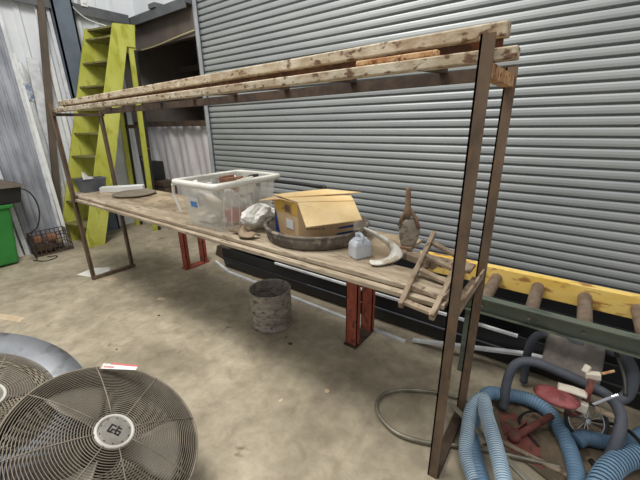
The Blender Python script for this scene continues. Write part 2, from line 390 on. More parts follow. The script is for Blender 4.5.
# clear plastic sheet in the opening
def sheetf(u, v):
    x = XW-.66+u*2.14
    w = .03*math.sin(u*27+1.3*math.sin(v*3))*(.35+.65*(1-v))+.012*math.sin(u*61+v*5)
    return (x, YW+.17+w, .0+v*1.5)
o = MB().grid(sheetf, 90, 14).build('plastic_sheet', 'sheet', smooth=True, solid=.002)
tag(o, 'wrinkled grey translucent plastic sheet hanging in the side opening behind the ladder', 'sheet')

# dark cases under the ladder behind the shelf
o = thing('equipment_case', 'tall black case standing behind the yellow ladder by the plastic sheet', 'case', (-5.35, 2.82, 0))
MB().box(-5.50, -5.22, 2.70, 2.92, .03, .98).build('body', 'blackp', o, bevel=.01)
MB().tube([(-5.46, 2.69, .98), (-5.46, 2.69, 1.06), (-5.27, 2.69, 1.06), (-5.27, 2.69, .98)], .012, 8).build('handle', 'blackp', o)
MB().box(-5.40, -5.30, 2.685, 2.70, .62, .86).build('latch_plate', 'tubg', o)
for x in (-5.46, -5.26):
    MB().tube([(x-.02, 2.81, .03), (x+.02, 2.81, .03)], .03, 12).build('wheel', 'tyre', o)
o = thing('brown_toolbox', 'squat dark brown box beside the tall black case', 'box', (-5.06, 2.82, 0))
MB().box(-5.20, -4.94, 2.72, 2.92, 0, .62).build('body', 'darkrust', o, bevel=.008)
MB().box(-5.21, -4.93, 2.71, 2.93, .625, .70).build('lid', 'darkrust', o, bevel=.008)

# ================================================================== LEFT WALL STOCK
# ribbed zinc panel leaning on the wall
b = MB(); A = V(-5.33, 1.02, 0); B = V(-5.37, 1.40, 0); C_ = V(-5.66, 1.46, 2.85); D = V(-5.62, .98, 2.85)
def panf(u, v):
    p = (A*(1-u)+B*u)*(1-v)+(D*(1-u)+C_*u)*v
    k = (u*5) % 1
    rib = .02 if .3 < k < .55 else (.01 if .25 < k < .6 else 0)
    return p+V(rib, 0, 0)
pn = thing('sheet_metal_panel', 'ribbed dull zinc sheet panel leaning on the left wall behind the wire crate', 'panel', (-5.35, 1.2, 0))
b.grid(panf, 40, 2).build('sheet', 'panelg', pn, solid=.004)
MB().bar(B+V(.02, .012, 0), C_+V(.02, .012, 0), .035, .022, (1, 0, 0)).build('edge_trim', 'whitestrip', pn)
MB().bar(A+V(.02, -.012, 0), D+V(.02, -.012, 0), .045, .03, (1, 0, 0)).build('edge_trim', 'whitestrip', pn)
# white boards leaning
def strip(p0, p1, w, h, m, name, label, cat, group=None):
    return tag(MB().bar(p0, p1, w, h, (1, 0, 0)).build(name, m, bevel=.003), label, cat, group)
strip((-5.28, 1.445, 0), (-5.64, 1.50, 2.35), .04, .018, 'white', 'trim_board', 'narrow bright white trim board leaning right of the ribbed zinc panel', 'board', 'white boards leaning on the left wall')
strip((-5.61, 1.56, 0), (-5.655, 1.68, 2.32), .12, .02, 'whitestrip', 'trim_board', 'broad wrapped white board behind the grey tub, leaning on the wall', 'board', 'white boards leaning on the left wall')
strip((-5.548, 1.44, 0), (-5.61, 1.92, 3.1), .075, .040, 'gum', 'timber_stud', 'long dark brown timber leaning on the wall left of the blue-grey column', 'timber')
strip((-5.60, 1.85, 0), (-5.66, 1.86, 3.1), .05, .03, 'white', 'trim_board', 'tall upright white board between the brown timber and the column', 'board', 'white boards leaning on the left wall')
strip((-5.53, 1.96, 0), (-5.66, 1.965, 3.2), .04, .02, 'whitestrip', 'trim_board', 'thin pale board touching the blue-grey column', 'board', 'white boards leaning on the left wall')
strip((-5.30, .94, 0), (-5.63, .90, 2.2), .05, .02, 'white', 'trim_board', 'white board leaning on the left side of the ribbed zinc panel', 'board', 'white boards leaning on the left wall')
# plastic wrap roll
wr = thing('wrapped_roll', 'tall roll in wrinkled clear film leaning on the left wall with blue marks', 'roll', (-5.46, 1.53, 0))
def wrf(u, v):
    c = V(-5.615, 1.525, .0)*(1-v)+V(-5.625, 1.535, 2.25)*v
    r = (.055 if v < .97 else .02)*(1+.12*math.sin(u*18+v*9)+.1*math.sin(v*23))
    a = u*2*PI
    return c+V(math.cos(a)*r*.7, math.sin(a)*r, 0)
MB().grid(wrf, 22, 24).build('film', 'wrap', wr, smooth=True)
MB().tube([(-5.615, 1.525, 0), (-5.623, 1.533, 2.18)], .03, 10).build('core', 'whitestrip', wr)
MB().box(-5.588, -5.576, 1.50, 1.57, 1.82, 2.02).build('printed_label', 'logblue', wr)
def drf(u, v):
    y = 1.20+.24*u; z = 2.0-1.0*v*(1-.3*u)-.3*u*(1-u)
    return V(-5.52-.08*(1-v)+.02*math.sin(u*14+v*6), y+.02*math.sin(v*9), z+.03*math.sin(u*9))
o = MB().grid(drf, 18, 18).build('plastic_film', 'wrap', smooth=True, solid=.002)
tag(o, 'loose clear plastic film draped between the zinc panel and the wrapped roll', 'film')

# wire crate
def wirebox(x0, x1, y0, y1, h, r, step):
    b = MB()
    for z in (.01, h*.33, h*.66, h):
        b.tube([(x0, y0, z), (x1, y0, z), (x1, y1, z), (x0, y1, z)], r, 5, closed=True)
    k = int(round((x1-x0)/step)); l = int(round((y1-y0)/step))
    for i in range(k+1):
        x = x0+(x1-x0)*i/k
        b.tube([(x, y0, h), (x, y0, .01), (x, y1, .01), (x, y1, h)], r, 5)
    for i in range(l+1):
        y = y0+(y1-y0)*i/l
        b.tube([(x0, y, h), (x0, y, .01), (x1, y, .01), (x1, y, h)], r, 5)
    return b
wc = thing('wire_crate', 'dark rusty wire crate on the floor in front of the zinc panel', 'crate', (-5.20, 1.24, 0))
wirebox(-5.30, -5.08, 1.05, 1.43, .27, .005, .045).build('basket', 'darkrust', wc)
for i in range(9):
    x = -5.26+.14*random.random(); y = 1.10+.28*random.random(); s_ = .035+.02*random.random()
    o = MB().lathe([(.004, 0), (s_, .01), (s_*1.1, .05), (s_*.9, .09), (.02, .11), (.004, .112)], (x, y, .02+.05*(i % 3)), 12).build('scrap_lump', ('darkrust', 'oldwood', 'brownp')[i % 3], smooth=True)
    tag(o, ('dark rusty', 'grey-brown woody', 'reddish brown')[i % 3]+' scrap piece lying in the wire crate', 'scrap', ('dark', 'woody', 'reddish')[i % 3]+' scrap in the wire crate')
o = MB().tube(spline([(-5.0, 1.12, .006), (-4.95, 1.2, .006), (-4.88, 1.17, .006), (-4.86, 1.06, .006), (-5.0, .98, .006)], 6), .006, 6).build('electric_cord', 'blackp')
tag(o, 'thin black cord curling on the floor in front of the wire crate', 'cord')

# green bin with black tray
gb = thing('green_bin', 'bright green plastic bin at the left edge below the black tray', 'bin', (-5.0, .72, 0))
MB().hexa([(-5.38, .35, .02), (-5.03, .35, .02), (-5.03, .86, .02), (-5.38, .86, .02)], [(-5.42, .30, .70), (-5.0, .30, .70), (-5.0, .93, .70), (-5.42, .93, .70)]).build('body', 'greenbin', gb, bevel=.02)
MB().box(-5.44, -4.98, .28, .95, .66, .70).build('rim', 'greenbin', gb, bevel=.008)
bt = thing('black_tray', 'deep black plastic tray with dusty lid lying on the green bin', 'tray', (-5.15, .7, .702))
MB().hexa([(-5.34, .30, .703), (-5.0, .30, .703), (-5.0, 1.03, .703), (-5.34, 1.03, .703)], [(-5.36, .27, .88), (-4.97, .27, .88), (-4.97, 1.07, .88), (-5.36, 1.07, .88)]).build('body', 'blackp', bt, bevel=.012)
MB().hexa([(-5.37, .25, .882), (-4.93, .25, .882), (-4.93, 1.13, .882), (-5.37, 1.13, .882)], [(-5.30, .35, .97), (-5.08, .35, .97), (-5.08, .92, .97), (-5.30, .92, .97)]).build('lid', 'gum', bt, bevel=.01)
o = MB().tube(spline([(-4.96, 1.0, .90), (-4.93, 1.12, .8), (-4.95, 1.16, .6), (-4.96, 1.10, .4), (-5.0, .99, .30), (-4.97, 1.0, .10), (-5.0, 1.02, .01)], 8), .008, 6).build('hanging_cord', 'blackp')
tag(o, 'black cord hanging from the tray down beside the green bin', 'cord')

# ================================================================== THINGS ON THE SHELF
# flat round lid, foam block, tub
d = thing('round_lid', 'flat dusty brown round lid lying in front of the white foam block', 'lid', (-3.36, 1.54, BT))
MB().lathe([(.002, .030), (.08, .032), (.175, .026), (.19, .02), (.185, .012), (.12, .010), (.002, .010)], (-3.36, 1.54, BT), 40).build('plate', 'disc', d, smooth=True)
MB().lathe([(.02, 0), (.035, .010)], (-3.30, 1.44, BT), 12).build('foot', 'disc', d)
o = MB().bar((-3.79, 1.42, BT+.027), (-3.55, 1.73, BT+.027), .10, .052).build('foam_block', 'white', bevel=.004)
tag(o, 'flat bright white foam block beside the brown round lid on the shelf', 'block')
t = thing('grey_tub', 'grey plastic tub at the left end of the shelf behind the rack post', 'tub', (-3.94, 1.40, BT))
def tubmesh(x0, x1, y0, y1, z, h, fl, th):
    b = MB(); q = lambda e, zz: [(x0-e, y0-e, zz), (x1+e, y0-e, zz), (x1+e, y1+e, zz), (x0-e, y1+e, zz)]
    L_ = [q(0, z), q(fl, z+h), q(fl-th, z+h), q(-th, z+th)]
    vs = [p for l in L_ for p in l]; fs = [(3, 2, 1, 0), (12, 13, 14, 15)]
    for l in range(3):
        fs += [(l*4+k, l*4+(k+1) % 4, l*4+4+(k+1) % 4, l*4+4+k) for k in range(4)]
    return b.add(vs, fs)
tubmesh(-3.985, -3.885, 1.30, 1.50, BT, .13, .018, .004).build('body', 'tubg', t)
MB().tube([(-4.005, 1.28, BT+.13), (-3.865, 1.28, BT+.13), (-3.865, 1.52, BT+.13), (-4.005, 1.52, BT+.13)], .006, 6, closed=True).build('rim', 'tubg', t)
o = MB().grid(lambda u, v: V(-3.96+.02*u+.02*math.sin(v*5), 1.33+.09*u+.02*v, BT+.05+.15*v*(1-.5*u)+.01*math.sin(u*9)), 6, 8).build('crumpled_paper', 'paper', solid=.001)
tag(o, 'crumpled off-white paper sticking up out of the grey tub', 'paper')

# plastic tote
X0, X1, Y0, Y1 = -1.985, -1.675, 1.232, 1.67
TZ, TH = BT+.002, .292
def rr(x0, x1, y0, y1, r, z, n=5):
    out = []
    for (cx, cy_, a0) in ((x1-r, y0+r, -PI/2), (x1-r, y1-r, 0), (x0+r, y1-r, PI/2), (x0+r, y0+r, PI)):
        for k in range(n+1):
            a = a0+PI/2*k/n; out.append((cx+r*math.cos(a), cy_+r*math.sin(a), z))
    return out
def loft(rings, closed_bottom=True):
    b = MB(); n = len(rings[0]); vs = [p for r in rings for p in r]; fs = []
    for i in range(len(rings)-1):
        fs += [(i*n+k, i*n+(k+1) % n, (i+1)*n+(k+1) % n, (i+1)*n+k) for k in range(n)]
    if closed_bottom: fs.append(tuple(range(n))[::-1])
    return b.add(vs, fs)
tote = thing('plastic_tote', 'large cloudy clear plastic tote full of bottles and junk on the shelf', 'tote', (-1.87, 1.47, BT))
loft([rr(X0-e, X1+e, Y0-e, Y1+e, .025, TZ+h) for e, h in ((0, 0), (.008, .03), (.018, .12), (.028, .20), (.036, TH))]).build('body', 'tote', tote, smooth=True)
b = loft([rr(X0-e, X1+e, Y0-e, Y1+e, .035, TZ+h) for e, h in ((.037, TH-.025), (.060, TH-.025), (.066, TH-.018), (.066, TH+.004), (.060, TH+.010), (.033, TH+.010), (.031, TH), (.037, TH-.025))], False)
b.build('rim', 'toterim', tote, smooth=True)
for k in range(7):
    yy = Y0+.02+k*.06
    MB().prism([(X1+.006, yy, TZ+.02), (X1+.012, yy, TZ+.02), (X1+.044, yy, TZ+TH-.03), (X1+.033, yy, TZ+TH-.03)], (0, .006, 0)).build('side_rib', 'tote', tote)
MB().tube([(X0-.05, Y0-.055, TZ+TH-.02), (X0-.066, Y0-.05, TZ+TH-.09), (X0-.035, Y0-.035, TZ+.09)], .010, 8).build('clip_handle', 'toterim', tote)
MB().prism([(-1.90, Y0-.028, TZ+.135), (-1.82, Y0-.028, TZ+.135), (-1.82, Y0-.036, TZ+.20), (-1.90, Y0-.036, TZ+.20)], (0, -.002, 0)).build('label_sticker', 'white', tote)
MB().prism([(-1.895, Y0-.032, TZ+.140), (-1.835, Y0-.032, TZ+.140), (-1.835, Y0-.037, TZ+.175), (-1.895, Y0-.037, TZ+.175)], (0, -.002, 0)).build('sticker_print', 'bluep', tote)
# its contents
def bottle(x, y, z, rx, ry, r, h, m, label, cm='white', name='plastic_bottle', group='bottles inside the tote'):
    t = thing(name, label, 'bottle', (x, y, z), group)
    b = MB().lathe([(.002, 0), (r, .004), (r, h*.68), (r*.45, h*.82), (r*.4, h*.88)], (0, 0, 0), 16)
    c = MB().lathe([(r*.46, h*.86), (r*.46, h), (.002, h)], (0, 0, 0), 12)
    for bb, nm, mm in ((b, 'body', m), (c, 'cap', cm)):
        o = bb.build(nm, mm, None, smooth=True, origin=False); o.parent = t
    t.rotation_euler = (rx, ry, 0); return t
SP = [(-1.95, 1.36, .10, 0, .25, 'white', 'white bottle near the left front corner inside the tote'),
      (-1.83, 1.38, .06, .9, .4, 'paper', 'pale bottle lying aslant behind the sticker inside the tote'),
      (-1.77, 1.50, .10, 1.1, .2, 'white', 'white bottle tipped over in the middle of the tote'),
      (-1.74, 1.60, .12, .5, .5, 'jug', 'greyish bottle by the right side of the tote'),
      (-1.96, 1.55, .06, .2, .2, 'cream', 'cream bottle in the back left of the tote'),
      (-1.86, 1.62, .13, .3, -.4, 'white', 'white bottle at the back of the tote'),
      (-1.76, 1.33, .12, .8, -.3, 'cream', 'cream bottle lying high by the front right corner of the tote'),
      (-1.92, 1.30, .13, .3, .1, 'paper', 'white bottle right behind the blue and white sticker'),
      (-1.77, 1.45, .14, .8, .5, 'white', 'white bottle lying on top near the right side of the tote')]
for x, y, z, rx, ry, m, lb in SP: bottle(x, y, TZ+z, rx, ry, .035, .17, m, lb)
for k, (x, y, z, sx, sy_, sz, m, lb) in enumerate([(-1.75, 1.41, .02, .06, .10, .08, 'redp', 'salmon red plastic jar low in the tote'), (-1.93, 1.34, .01, .16, .09, .05, 'cream', 'cream flat pack on the tote floor'), (-1.80, 1.56, .02, .14, .14, .06, 'oldwood', 'tan block on the tote floor')]):
    o = MB().box(x-sx/2, x+sx/2, y-sy_/2, y+sy_/2, TZ+z, TZ+z+sz).build('packet', m, bevel=.01); tag(o, lb, 'packet')
for k, (x, y, a, m, w_, lb) in enumerate([(-1.80, 1.47, .3, 'brownp', .13, 'brown printed carton poking above the tote rim'), (-1.77, 1.62, -.4, 'blackp', .09, 'dark tilted pack poking above the tote rim at right'), (-1.90, 1.50, .1, 'brownp', .10, 'small brown pack beside the printed carton in the tote'), (-1.71, 1.50, .5, 'cream', .10, 'cream box corner poking above the tote rim')]):
    c, s_ = math.cos(a), math.sin(a)
    o = MB().bar((x-c*w_/2, y-s_*w_/2, TZ+.235), (x+c*w_/2, y+s_*w_/2, TZ+.255), .05, .10).build('carton_pack', m, bevel=.004); tag(o, lb, 'pack')

# white bag and brown cloth
def bagf(u, v):
    a = u*2*PI; r = math.sin(v*PI)**.55
    x = -1.525+.065*r*math.cos(a)*(1+.14*math.sin(a*5+v*6)); y = 1.42+.13*r*math.sin(a)*(1+.12*math.sin(a*4+v*5))
    return V(x, y, BT+.010+.135*(1-v)**.8*(1+.16*math.sin(a*3+v*4))*(1-.12*math.cos(a*7)*v))
b = MB().grid(bagf, 26, 10)
rb_ = random.Random(5); jit = {}
for q, v in enumerate(b.v):
    key = (round(v[0], 3), round(v[1], 3), round(v[2], 3))
    if key not in jit: jit[key] = (rb_.uniform(-.009, .009), rb_.uniform(-.009, .009), rb_.uniform(-.003, .011))
    b.v[q] = tuple(v[i]+jit[key][i] for i in range(3))
o = b.build('white_bag', 'paper')
tag(o, 'crumpled white bag slumped between the tote and the carton', 'bag')
o = MB().grid(lambda u, v: V(-1.60+.20*u, 1.24+.07*v+.02*math.sin(u*7)-.02*u, BT+.018+.03*math.sin(u*PI)*math.sin(v*PI)+.012*math.sin(u*13+v*4)*math.sin(v*PI)), 20, 10).build('work_glove', 'leather', smooth=True, solid=.006)
tag(o, 'creased brown leather cloth lying in front of the tote corner', 'cloth')

# rubber tub with cardboard carton
rt_ = thing('rubber_pan', 'shallow round dusty black rubber pan holding the cardboard carton', 'pan', (-1.165, 1.53, BT))
MB().lathe([(.002, .006), (.250, .006), (.270, .015), (.287, .07), (.297, .075), (.303, .07), (.289, .006), (.270, -.0), (.002, 0)], (-1.165, 1.53, BT+.002), 56).build('pan', 'rubber', rt_, smooth=True)
MB().lathe([(.287, .066), (.301, .064), (.309, .072), (.301, .081), (.287, .078), (.287, .066)], (-1.165, 1.53, BT+.002), 56).build('rim', 'rubber', rt_, smooth=True)
cb = thing('cardboard_carton', 'open brown cardboard carton with yellow end and blue stripes sitting in the rubber pan', 'carton', (-1.2, 1.6, BT+.01))
c0 = V(-1.165, 1.365, BT+.010); ca = V(.78, .625, 0); cb_ = V(-.96, .27, 0); La, Lb, Hh = .305, .245, .208
def cq(u, v, h): return c0+ca*(La*u)+cb_*(Lb*v)+V(0, 0, h)
b = MB(); t_ = .012
out = [cq(0,0,0), cq(1,0,0), cq(1,1,0), cq(0,1,0)]
top = [p+V(0,0,Hh) for p in out]
inn = [cq(t_,t_,Hh), cq(1-t_,t_,Hh), cq(1-t_,1-t_,Hh), cq(t_,1-t_,Hh)]; inb = [p-V(0,0,Hh-.004) for p in inn]
b.add(out+top+inn+inb, [(3,2,1,0)]+[(k,(k+1)%4,4+(k+1)%4,4+k) for k in range(4)]+[(4+k,4+(k+1)%4,8+(k+1)%4,8+k) for k in range(4)]+[(8+k,8+(k+1)%4,12+(k+1)%4,12+k) for k in range(4)]+[(12,13,14,15)])
b.build('body', 'carton', cb)
na = V(ca.y, -ca.x, 0)            # outward normal of the long side
nb = V(-.27, -.96, 0)             # outward normal of the end
def flap(pts, m='cartonin', name='flap'):
    MB().prism(pts, (0, 0, .004)).build(name, m, cb)
flap([cq(0,0,Hh)+V(.0,0,.002), cq(1,0,Hh)+V(0,0,.002), cq(1.06,-.0,Hh)+na*.165-V(0,0,.055), cq(.14,0,Hh)+na*.12-V(0,0,.10)])
flap([cq(-.02,.5,Hh+.012), cq(1.35,.4,Hh+.035), cq(1.0,1.02,Hh+.035), cq(0,1.02,Hh+.010)])
flap([cq(.0,0,Hh+.006), cq(1.0,.0,Hh+.006), cq(1.2,.5,Hh+.020), cq(-.02,.55,Hh+.010)])
flap([cq(0,.02,Hh), cq(0,.98,Hh), cq(-.25,1.15,Hh-.03), cq(-.10,.5,Hh+.004)], 'carton')
# printing on the carton
def quad_end(v0, v1, h0, h1, m, name):
    e = nb*.0012
    MB().prism([cq(0,v0,h0)+e, cq(0,v1,h0)+e, cq(0,v1,h1)+e, cq(0,v0,h1)+e], nb*.0008).build(name, m, cb)
quad_end(.0, 1, .135, Hh-.002, 'cyellow', 'yellow_print')
e = nb*.002
MB().prism([cq(0,.80,.0)+e, cq(0,1,0)+e, cq(0,1,.15)+e, cq(0,.93,.11)+e], nb*.0008).build('blue_print', 'cblue', cb)
e = nb*.003
MB().prism([cq(0,.18,.05)+e, cq(0,.48,.05)+e, cq(0,.48,.105)+e, cq(0,.18,.105)+e], nb*.0008).build('white_label', 'white', cb)
for k in range(5):
    e = nb*.0035
    MB().prism([cq(0,.22+.04*k,.14+.004*k)+e, cq(0,.50+.06*k*(k%2),.14+.004*k)+e, cq(0,.50,.146+.011*k)+e, cq(0,.25,.146+.011*k)+e], nb*.0005).build('printed_line', 'cink', cb)
for k in range(4):
    e = na*.001; h = .025+.034*k
    MB().prism([cq(.66+.03*k,0,h)+e, cq(.995,0,h+.012)+e, cq(.995,0,h+.026)+e, cq(.72+.03*k,0,h+.012)+e], na*.0008).build('blue_stripe', 'cblue', cb)
for k in range(3):
    for j in range(5):
        e = na*.001; h = .10-.02*k
        MB().prism([cq(.14+.07*j,0,h)+e, cq(.19+.07*j,0,h)+e, cq(.19+.07*j,0,h+.008)+e, cq(.14+.07*j,0,h+.008)+e], na*.0006).build('printed_mark', 'cink', cb)

# pale jug
jg = thing('plastic_jug', 'small pale grey square jug standing right of the rubber pan', 'jug', (-.79, 1.40, BT))
j0 = [(-.825, 1.335), (-.765, 1.305), (-.725, 1.39), (-.785, 1.42)]
jc = V(-.775, 1.3625, 0)
def jr(s_, z): return [tuple(jc+(V(p[0], p[1], 0)-jc)*s_+V(0, 0, BT+z)) for p in j0]
loft([jr(.9, 0), jr(1, .008), jr(1, .070), jr(.9, .082), jr(.66, .094), jr(.64, .098)]).add([p for p in jr(.64, .098)], [(0, 1, 2, 3)]).build('body', 'jug', jg, bevel=.006)
MB().tube([(-.79, 1.38, BT+.09), (-.792, 1.385, BT+.112), (-.758, 1.355, BT+.112), (-.756, 1.348, BT+.075)], .009, 8).build('handle', 'jug', jg, smooth=True)
MB().lathe([(.018, 0), (.018, .02), (.002, .02)], (-.802, 1.395, BT+.088), 14).build('cap', 'jug', jg)

# white curved guard
gout = [V(-.795, 1.44, 1.000), V(-.735, 1.44, .988), V(-.67, 1.44, .968), V(-.625, 1.44, .947), V(-.59, 1.43, .925), V(-.575, 1.41, .902), V(-.595, 1.36, .888), V(-.635, 1.30, .884), V(-.67, 1.285, .884)]
gin = [V(-.79, 1.445, .985), V(-.740, 1.44, .970), V(-.695, 1.44, .950), V(-.665, 1.44, .932), V(-.645, 1.435, .912), V(-.64, 1.40, .893), V(-.655, 1.365, .886), V(-.68, 1.345, .883), V(-.70, 1.335, .882)]
go, gi = spline(gout, 4), spline(gin, 4)
def gf(u, v):
    k = min(len(go)-1, int(round(u*(len(go)-1)))); p = go[k].lerp(gi[k], v)
    return p+V(0, -.014*math.sin(PI*v), .010*math.sin(PI*v)+.004)
o = MB().grid(gf, len(go)-1, 8).build('curved_guard', 'guard', smooth=True, solid=.006)
tag(o, 'hook-shaped dirty white plastic guard lying between the jug and the spade head', 'guard')

# spade head
sp = thing('spade_head', 'cement-crusted pointed spade head standing upright at the back of the shelf', 'spade', (-.63, 1.6, BT))
def bl(u, v):
    z = .012+.145*v; w = .050*(1 if v > .55 else .55+.45*(v/.55)**.6)*(1 if v < .75 else 1-.45*((v-.75)/.25)**1.5)
    q = u*2-1
    return V(-.630+q*w*.93, 1.60+.38*q*w+.012*(q*q)-.05*0, BT+z)
MB().grid(bl, 12, 14).build('blade', 'spade', sp, smooth=True, solid=.014)
MB().tube([(-.675, 1.585, BT+.12), (-.665, 1.59, BT+.16), (-.648, 1.597, BT+.20), (-.643, 1.60, BT+.22)], .010, 8).tube([(-.585, 1.615, BT+.115), (-.595, 1.61, BT+.16), (-.625, 1.605, BT+.20), (-.636, 1.60, BT+.22)], .010, 8).build('frog', 'spadeh', sp, smooth=True)
MB().tube([(-.637, 1.60, BT+.165), (-.638, 1.60, BT+.18), (-.640, 1.60, BT+.20), (-.642, 1.60, BT+.24), (-.645, 1.60, BT+.31), (-.645, 1.60, BT+.317)], .012, 10, rfun=lambda i: (.012, .018, .018, .014, .013, .013)[i]).build('socket', 'spadeh', sp, smooth=True)
MB().box(-.66, -.60, 1.575, 1.625, BT+.001, BT+.014).build('stub', 'spadeh', sp)

# small wooden ladder
wl = thing('wooden_ladder', 'short weathered wooden ladder sloping off the right end of the shelf', 'ladder', (-.42, 1.35, .8))
A0, A1 = V(-.445, 1.105, .835), V(-.475, 1.50, .995)
B0, B1 = V(-.325, 1.105, .825), V(-.325, 1.47, .955)
MB().bar(A0, A1+(A1-A0)*.08, .020, .030).build('rail', 'oldwood', wl, bevel=.003)
MB().bar(B0, B1+(B1-B0)*.08, .020, .030).build('rail', 'oldwood', wl, bevel=.003)
for t in (.06, .28, .50, .72, .93):
    MB().bar(A0+(A1-A0)*t, B0+(B1-B0)*t, .03, .014).build('rung', 'oldwood', wl, bevel=.002)
o = MB().bar((-.60, 1.46, BT+.022), (-.42, 1.41, BT+.022), .03, .035).build('wood_stick', 'oldwood', bevel=.004)
tag(o, 'short knotted stick lying across the shelf under the wooden ladder top', 'stick')

# ================================================================== BEHIND THE SHELF
# bent black tube handle of a cart
ct = thing('black_cart', 'black bent-tube cart handle rising behind the shelf between tote and carton', 'cart', (-1.9, 2.35, 0))
MB().tube(spline([(-2.55, 2.30, .04), (-2.5, 2.25, .6), (-2.45, 2.1, 1.0), (-2.2, 2.1, 1.04), (-1.6, 2.1, 1.04), (-1.50, 2.1, 1.0), (-1.48, 2.25, .6), (-1.46, 2.30, .04)], 6), .016, 10).build('frame', 'black', ct, smooth=True)
MB().tube([(-2.47, 2.11, .88), (-1.49, 2.11, .88)], .012, 8).build('crossbar', 'black', ct)

# long black trays below the shelf
def channel(x0, x1, y0, y1, z0, h, lean, m='black'):
    b = MB(); t = .012
    P_ = [(y0+lean, z0), (y0, z0+h*.45), (y0-.012, z0+h*.47), (y0-.012, z0+h*.5), (y0, z0+h*.52), (y0-.0, z0+h), (y0+t, z0+h), (y0+t+lean*.6, z0+t), (y1-t, z0+t), (y1-t, z0+h), (y1, z0+h), (y1, z0)]
    return b.prism([(x0, y, z) for y, z in P_], (x1-x0, 0, 0))
tr = thing('black_trough', 'front long black steel trough with pale top edge lying below the shelf', 'trough', (-1.2, 2.3, 0), 'long black troughs behind the rack')
channel(-2.95, .75, 2.16, 2.44, .012, .225, .02).build('body', 'black', tr)
MB().box(-2.15, -.10, 2.146, 2.166, .236, .252).build('edge_strip', 'whitestrip', tr)['label'] = 'pale edge strip'
MB().box(-1.75, .0, 2.140, 2.147, .128, .137).build('edge_strip', 'tubg', tr)['label'] = 'grey edge strip'
tr = thing('black_trough', 'rear taller black steel trough lying against the roller door', 'trough', (-1.2, 2.7, 0), 'long black troughs behind the rack')
channel(-2.98, .9, 2.47, 2.95, .012, .30, .02).build('body', 'black', tr)
MB().box(-2.995, -2.981, 2.48, 2.94, .03, .30).build('end_cap', 'blackp', tr)
o = MB().hexa([(-2.90, 2.18, .256), (-2.42, 2.18, .256), (-2.42, 2.72, .326), (-2.90, 2.72, .326)], [(-2.90, 2.18, .262), (-2.42, 2.18, .262), (-2.42, 2.72, .332), (-2.90, 2.72, .332)]).build('metal_sheet', 'panelg')
tag(o, 'pale grey sheet metal offcut lying on the left end of the black troughs', 'sheet')
o = MB().hexa([(-3.35, 2.35, .001), (-3.02, 2.28, .001), (-3.02, 2.75, .001), (-3.3, 2.8, .001)], [(-3.33, 2.37, .12), (-3.02, 2.30, .16), (-3.02, 2.72, .16), (-3.28, 2.77, .12)]).build('scrap_box', 'darkrust')
tag(o, 'low dark brown scrap box at the left end of the black troughs', 'box')
# white strips on floor
o = MB().bar((-3.16, 2.21, .008), (-2.80, 2.10, .008), .03, .014).add([], []).bar((-2.80, 2.10, .008), (-.76, 2.025, .008), .03, .014).build('white_strip', 'whitestrip')
tag(o, 'long thin white strip on the floor running behind both red trestles', 'strip', 'white strips on the floor')
o = MB().bar((-.72, 2.06, .018), (-.05, 2.118, .16), .034, .016).bar((-.05, 2.118, .16), (.16, 2.118, .185), .034, .016).build('white_strip', 'whitestrip')
tag(o, 'white strip on the floor passing behind the right rack posts', 'strip', 'white strips on the floor')
# roller conveyor
cv = thing('roller_conveyor', 'low roller conveyor with worn yellow far rail and dull green near rail', 'conveyor', (.5, 2.15, 0))
CX0, CX1 = -.82, 1.9
MB().box(CX0, CX1, 2.34, 2.346, .452, .58).box(CX0, CX1, 2.346, 2.40, .574, .58).box(CX0, CX1, 2.346, 2.40, .452, .458).build('far_rail', 'oldyellow', cv)['label'] = 'worn yellow steel rail'
MB().box(CX0-.02, CX1, 1.935, 1.941, .465, .560).box(CX0-.02, CX1, 1.89, 1.941, .556, .562).box(CX0-.02, CX1, 1.905, 1.941, .460, .466).build('near_rail', 'green', cv)['label'] = 'dull green steel rail'
for k in range(12):
    x = -.78+.235*k+.02
    MB().tube([(x, 1.942, .515), (x, 2.339, .515)], .034, 18).build('roller', 'roller', cv, smooth=False)
    MB().tube([(x, 1.925, .50), (x, 1.936, .50)], .008, 8).build('bolt', 'steelrod', cv)
for x in (-.375, 1.2):
    MB().box(x, x+.04, 1.945, 1.985, 0, .465).box(x, x+.04, 2.30, 2.338, .34, .455).box(x, x+.04, 1.985, 2.30, .34, .37).build('leg_frame', 'green', cv)

# galvanised cylinder on the floor
dm = thing('steel_cylinder', 'open stained galvanised steel cylinder standing on the floor before the shelf', 'cylinder', (-1.75, 1.65, 0))
pf = []
for k in range(33):
    t = k/32; pf.append((.163-.004*t+.003*math.sin(t*PI*9)*(t > .12)*(t < .9), .298*t))
pf = [(.002, .004), (.157, .004)]+pf+[(.161, .303), (.153, .303)]+[(.152, .295), (.150, .03), (.002, .012)]
MB().lathe(pf, (-1.735, 1.665, 0), 56).build('wall', 'galv', dm, smooth=True)
MB().lathe([(.159, .0), (.164, .006), (.159, .012), (.152, .006), (.159, 0)], (-1.735, 1.665, .295), 56).build('rolled_rim', 'galv', dm, smooth=True)
MB().tube([(-1.735+.163*math.cos(a*PI/24), 1.665+.163*math.sin(a*PI/24), .15) for a in range(48)], .004, 6, closed=True).build('bead', 'galv', dm, smooth=True)

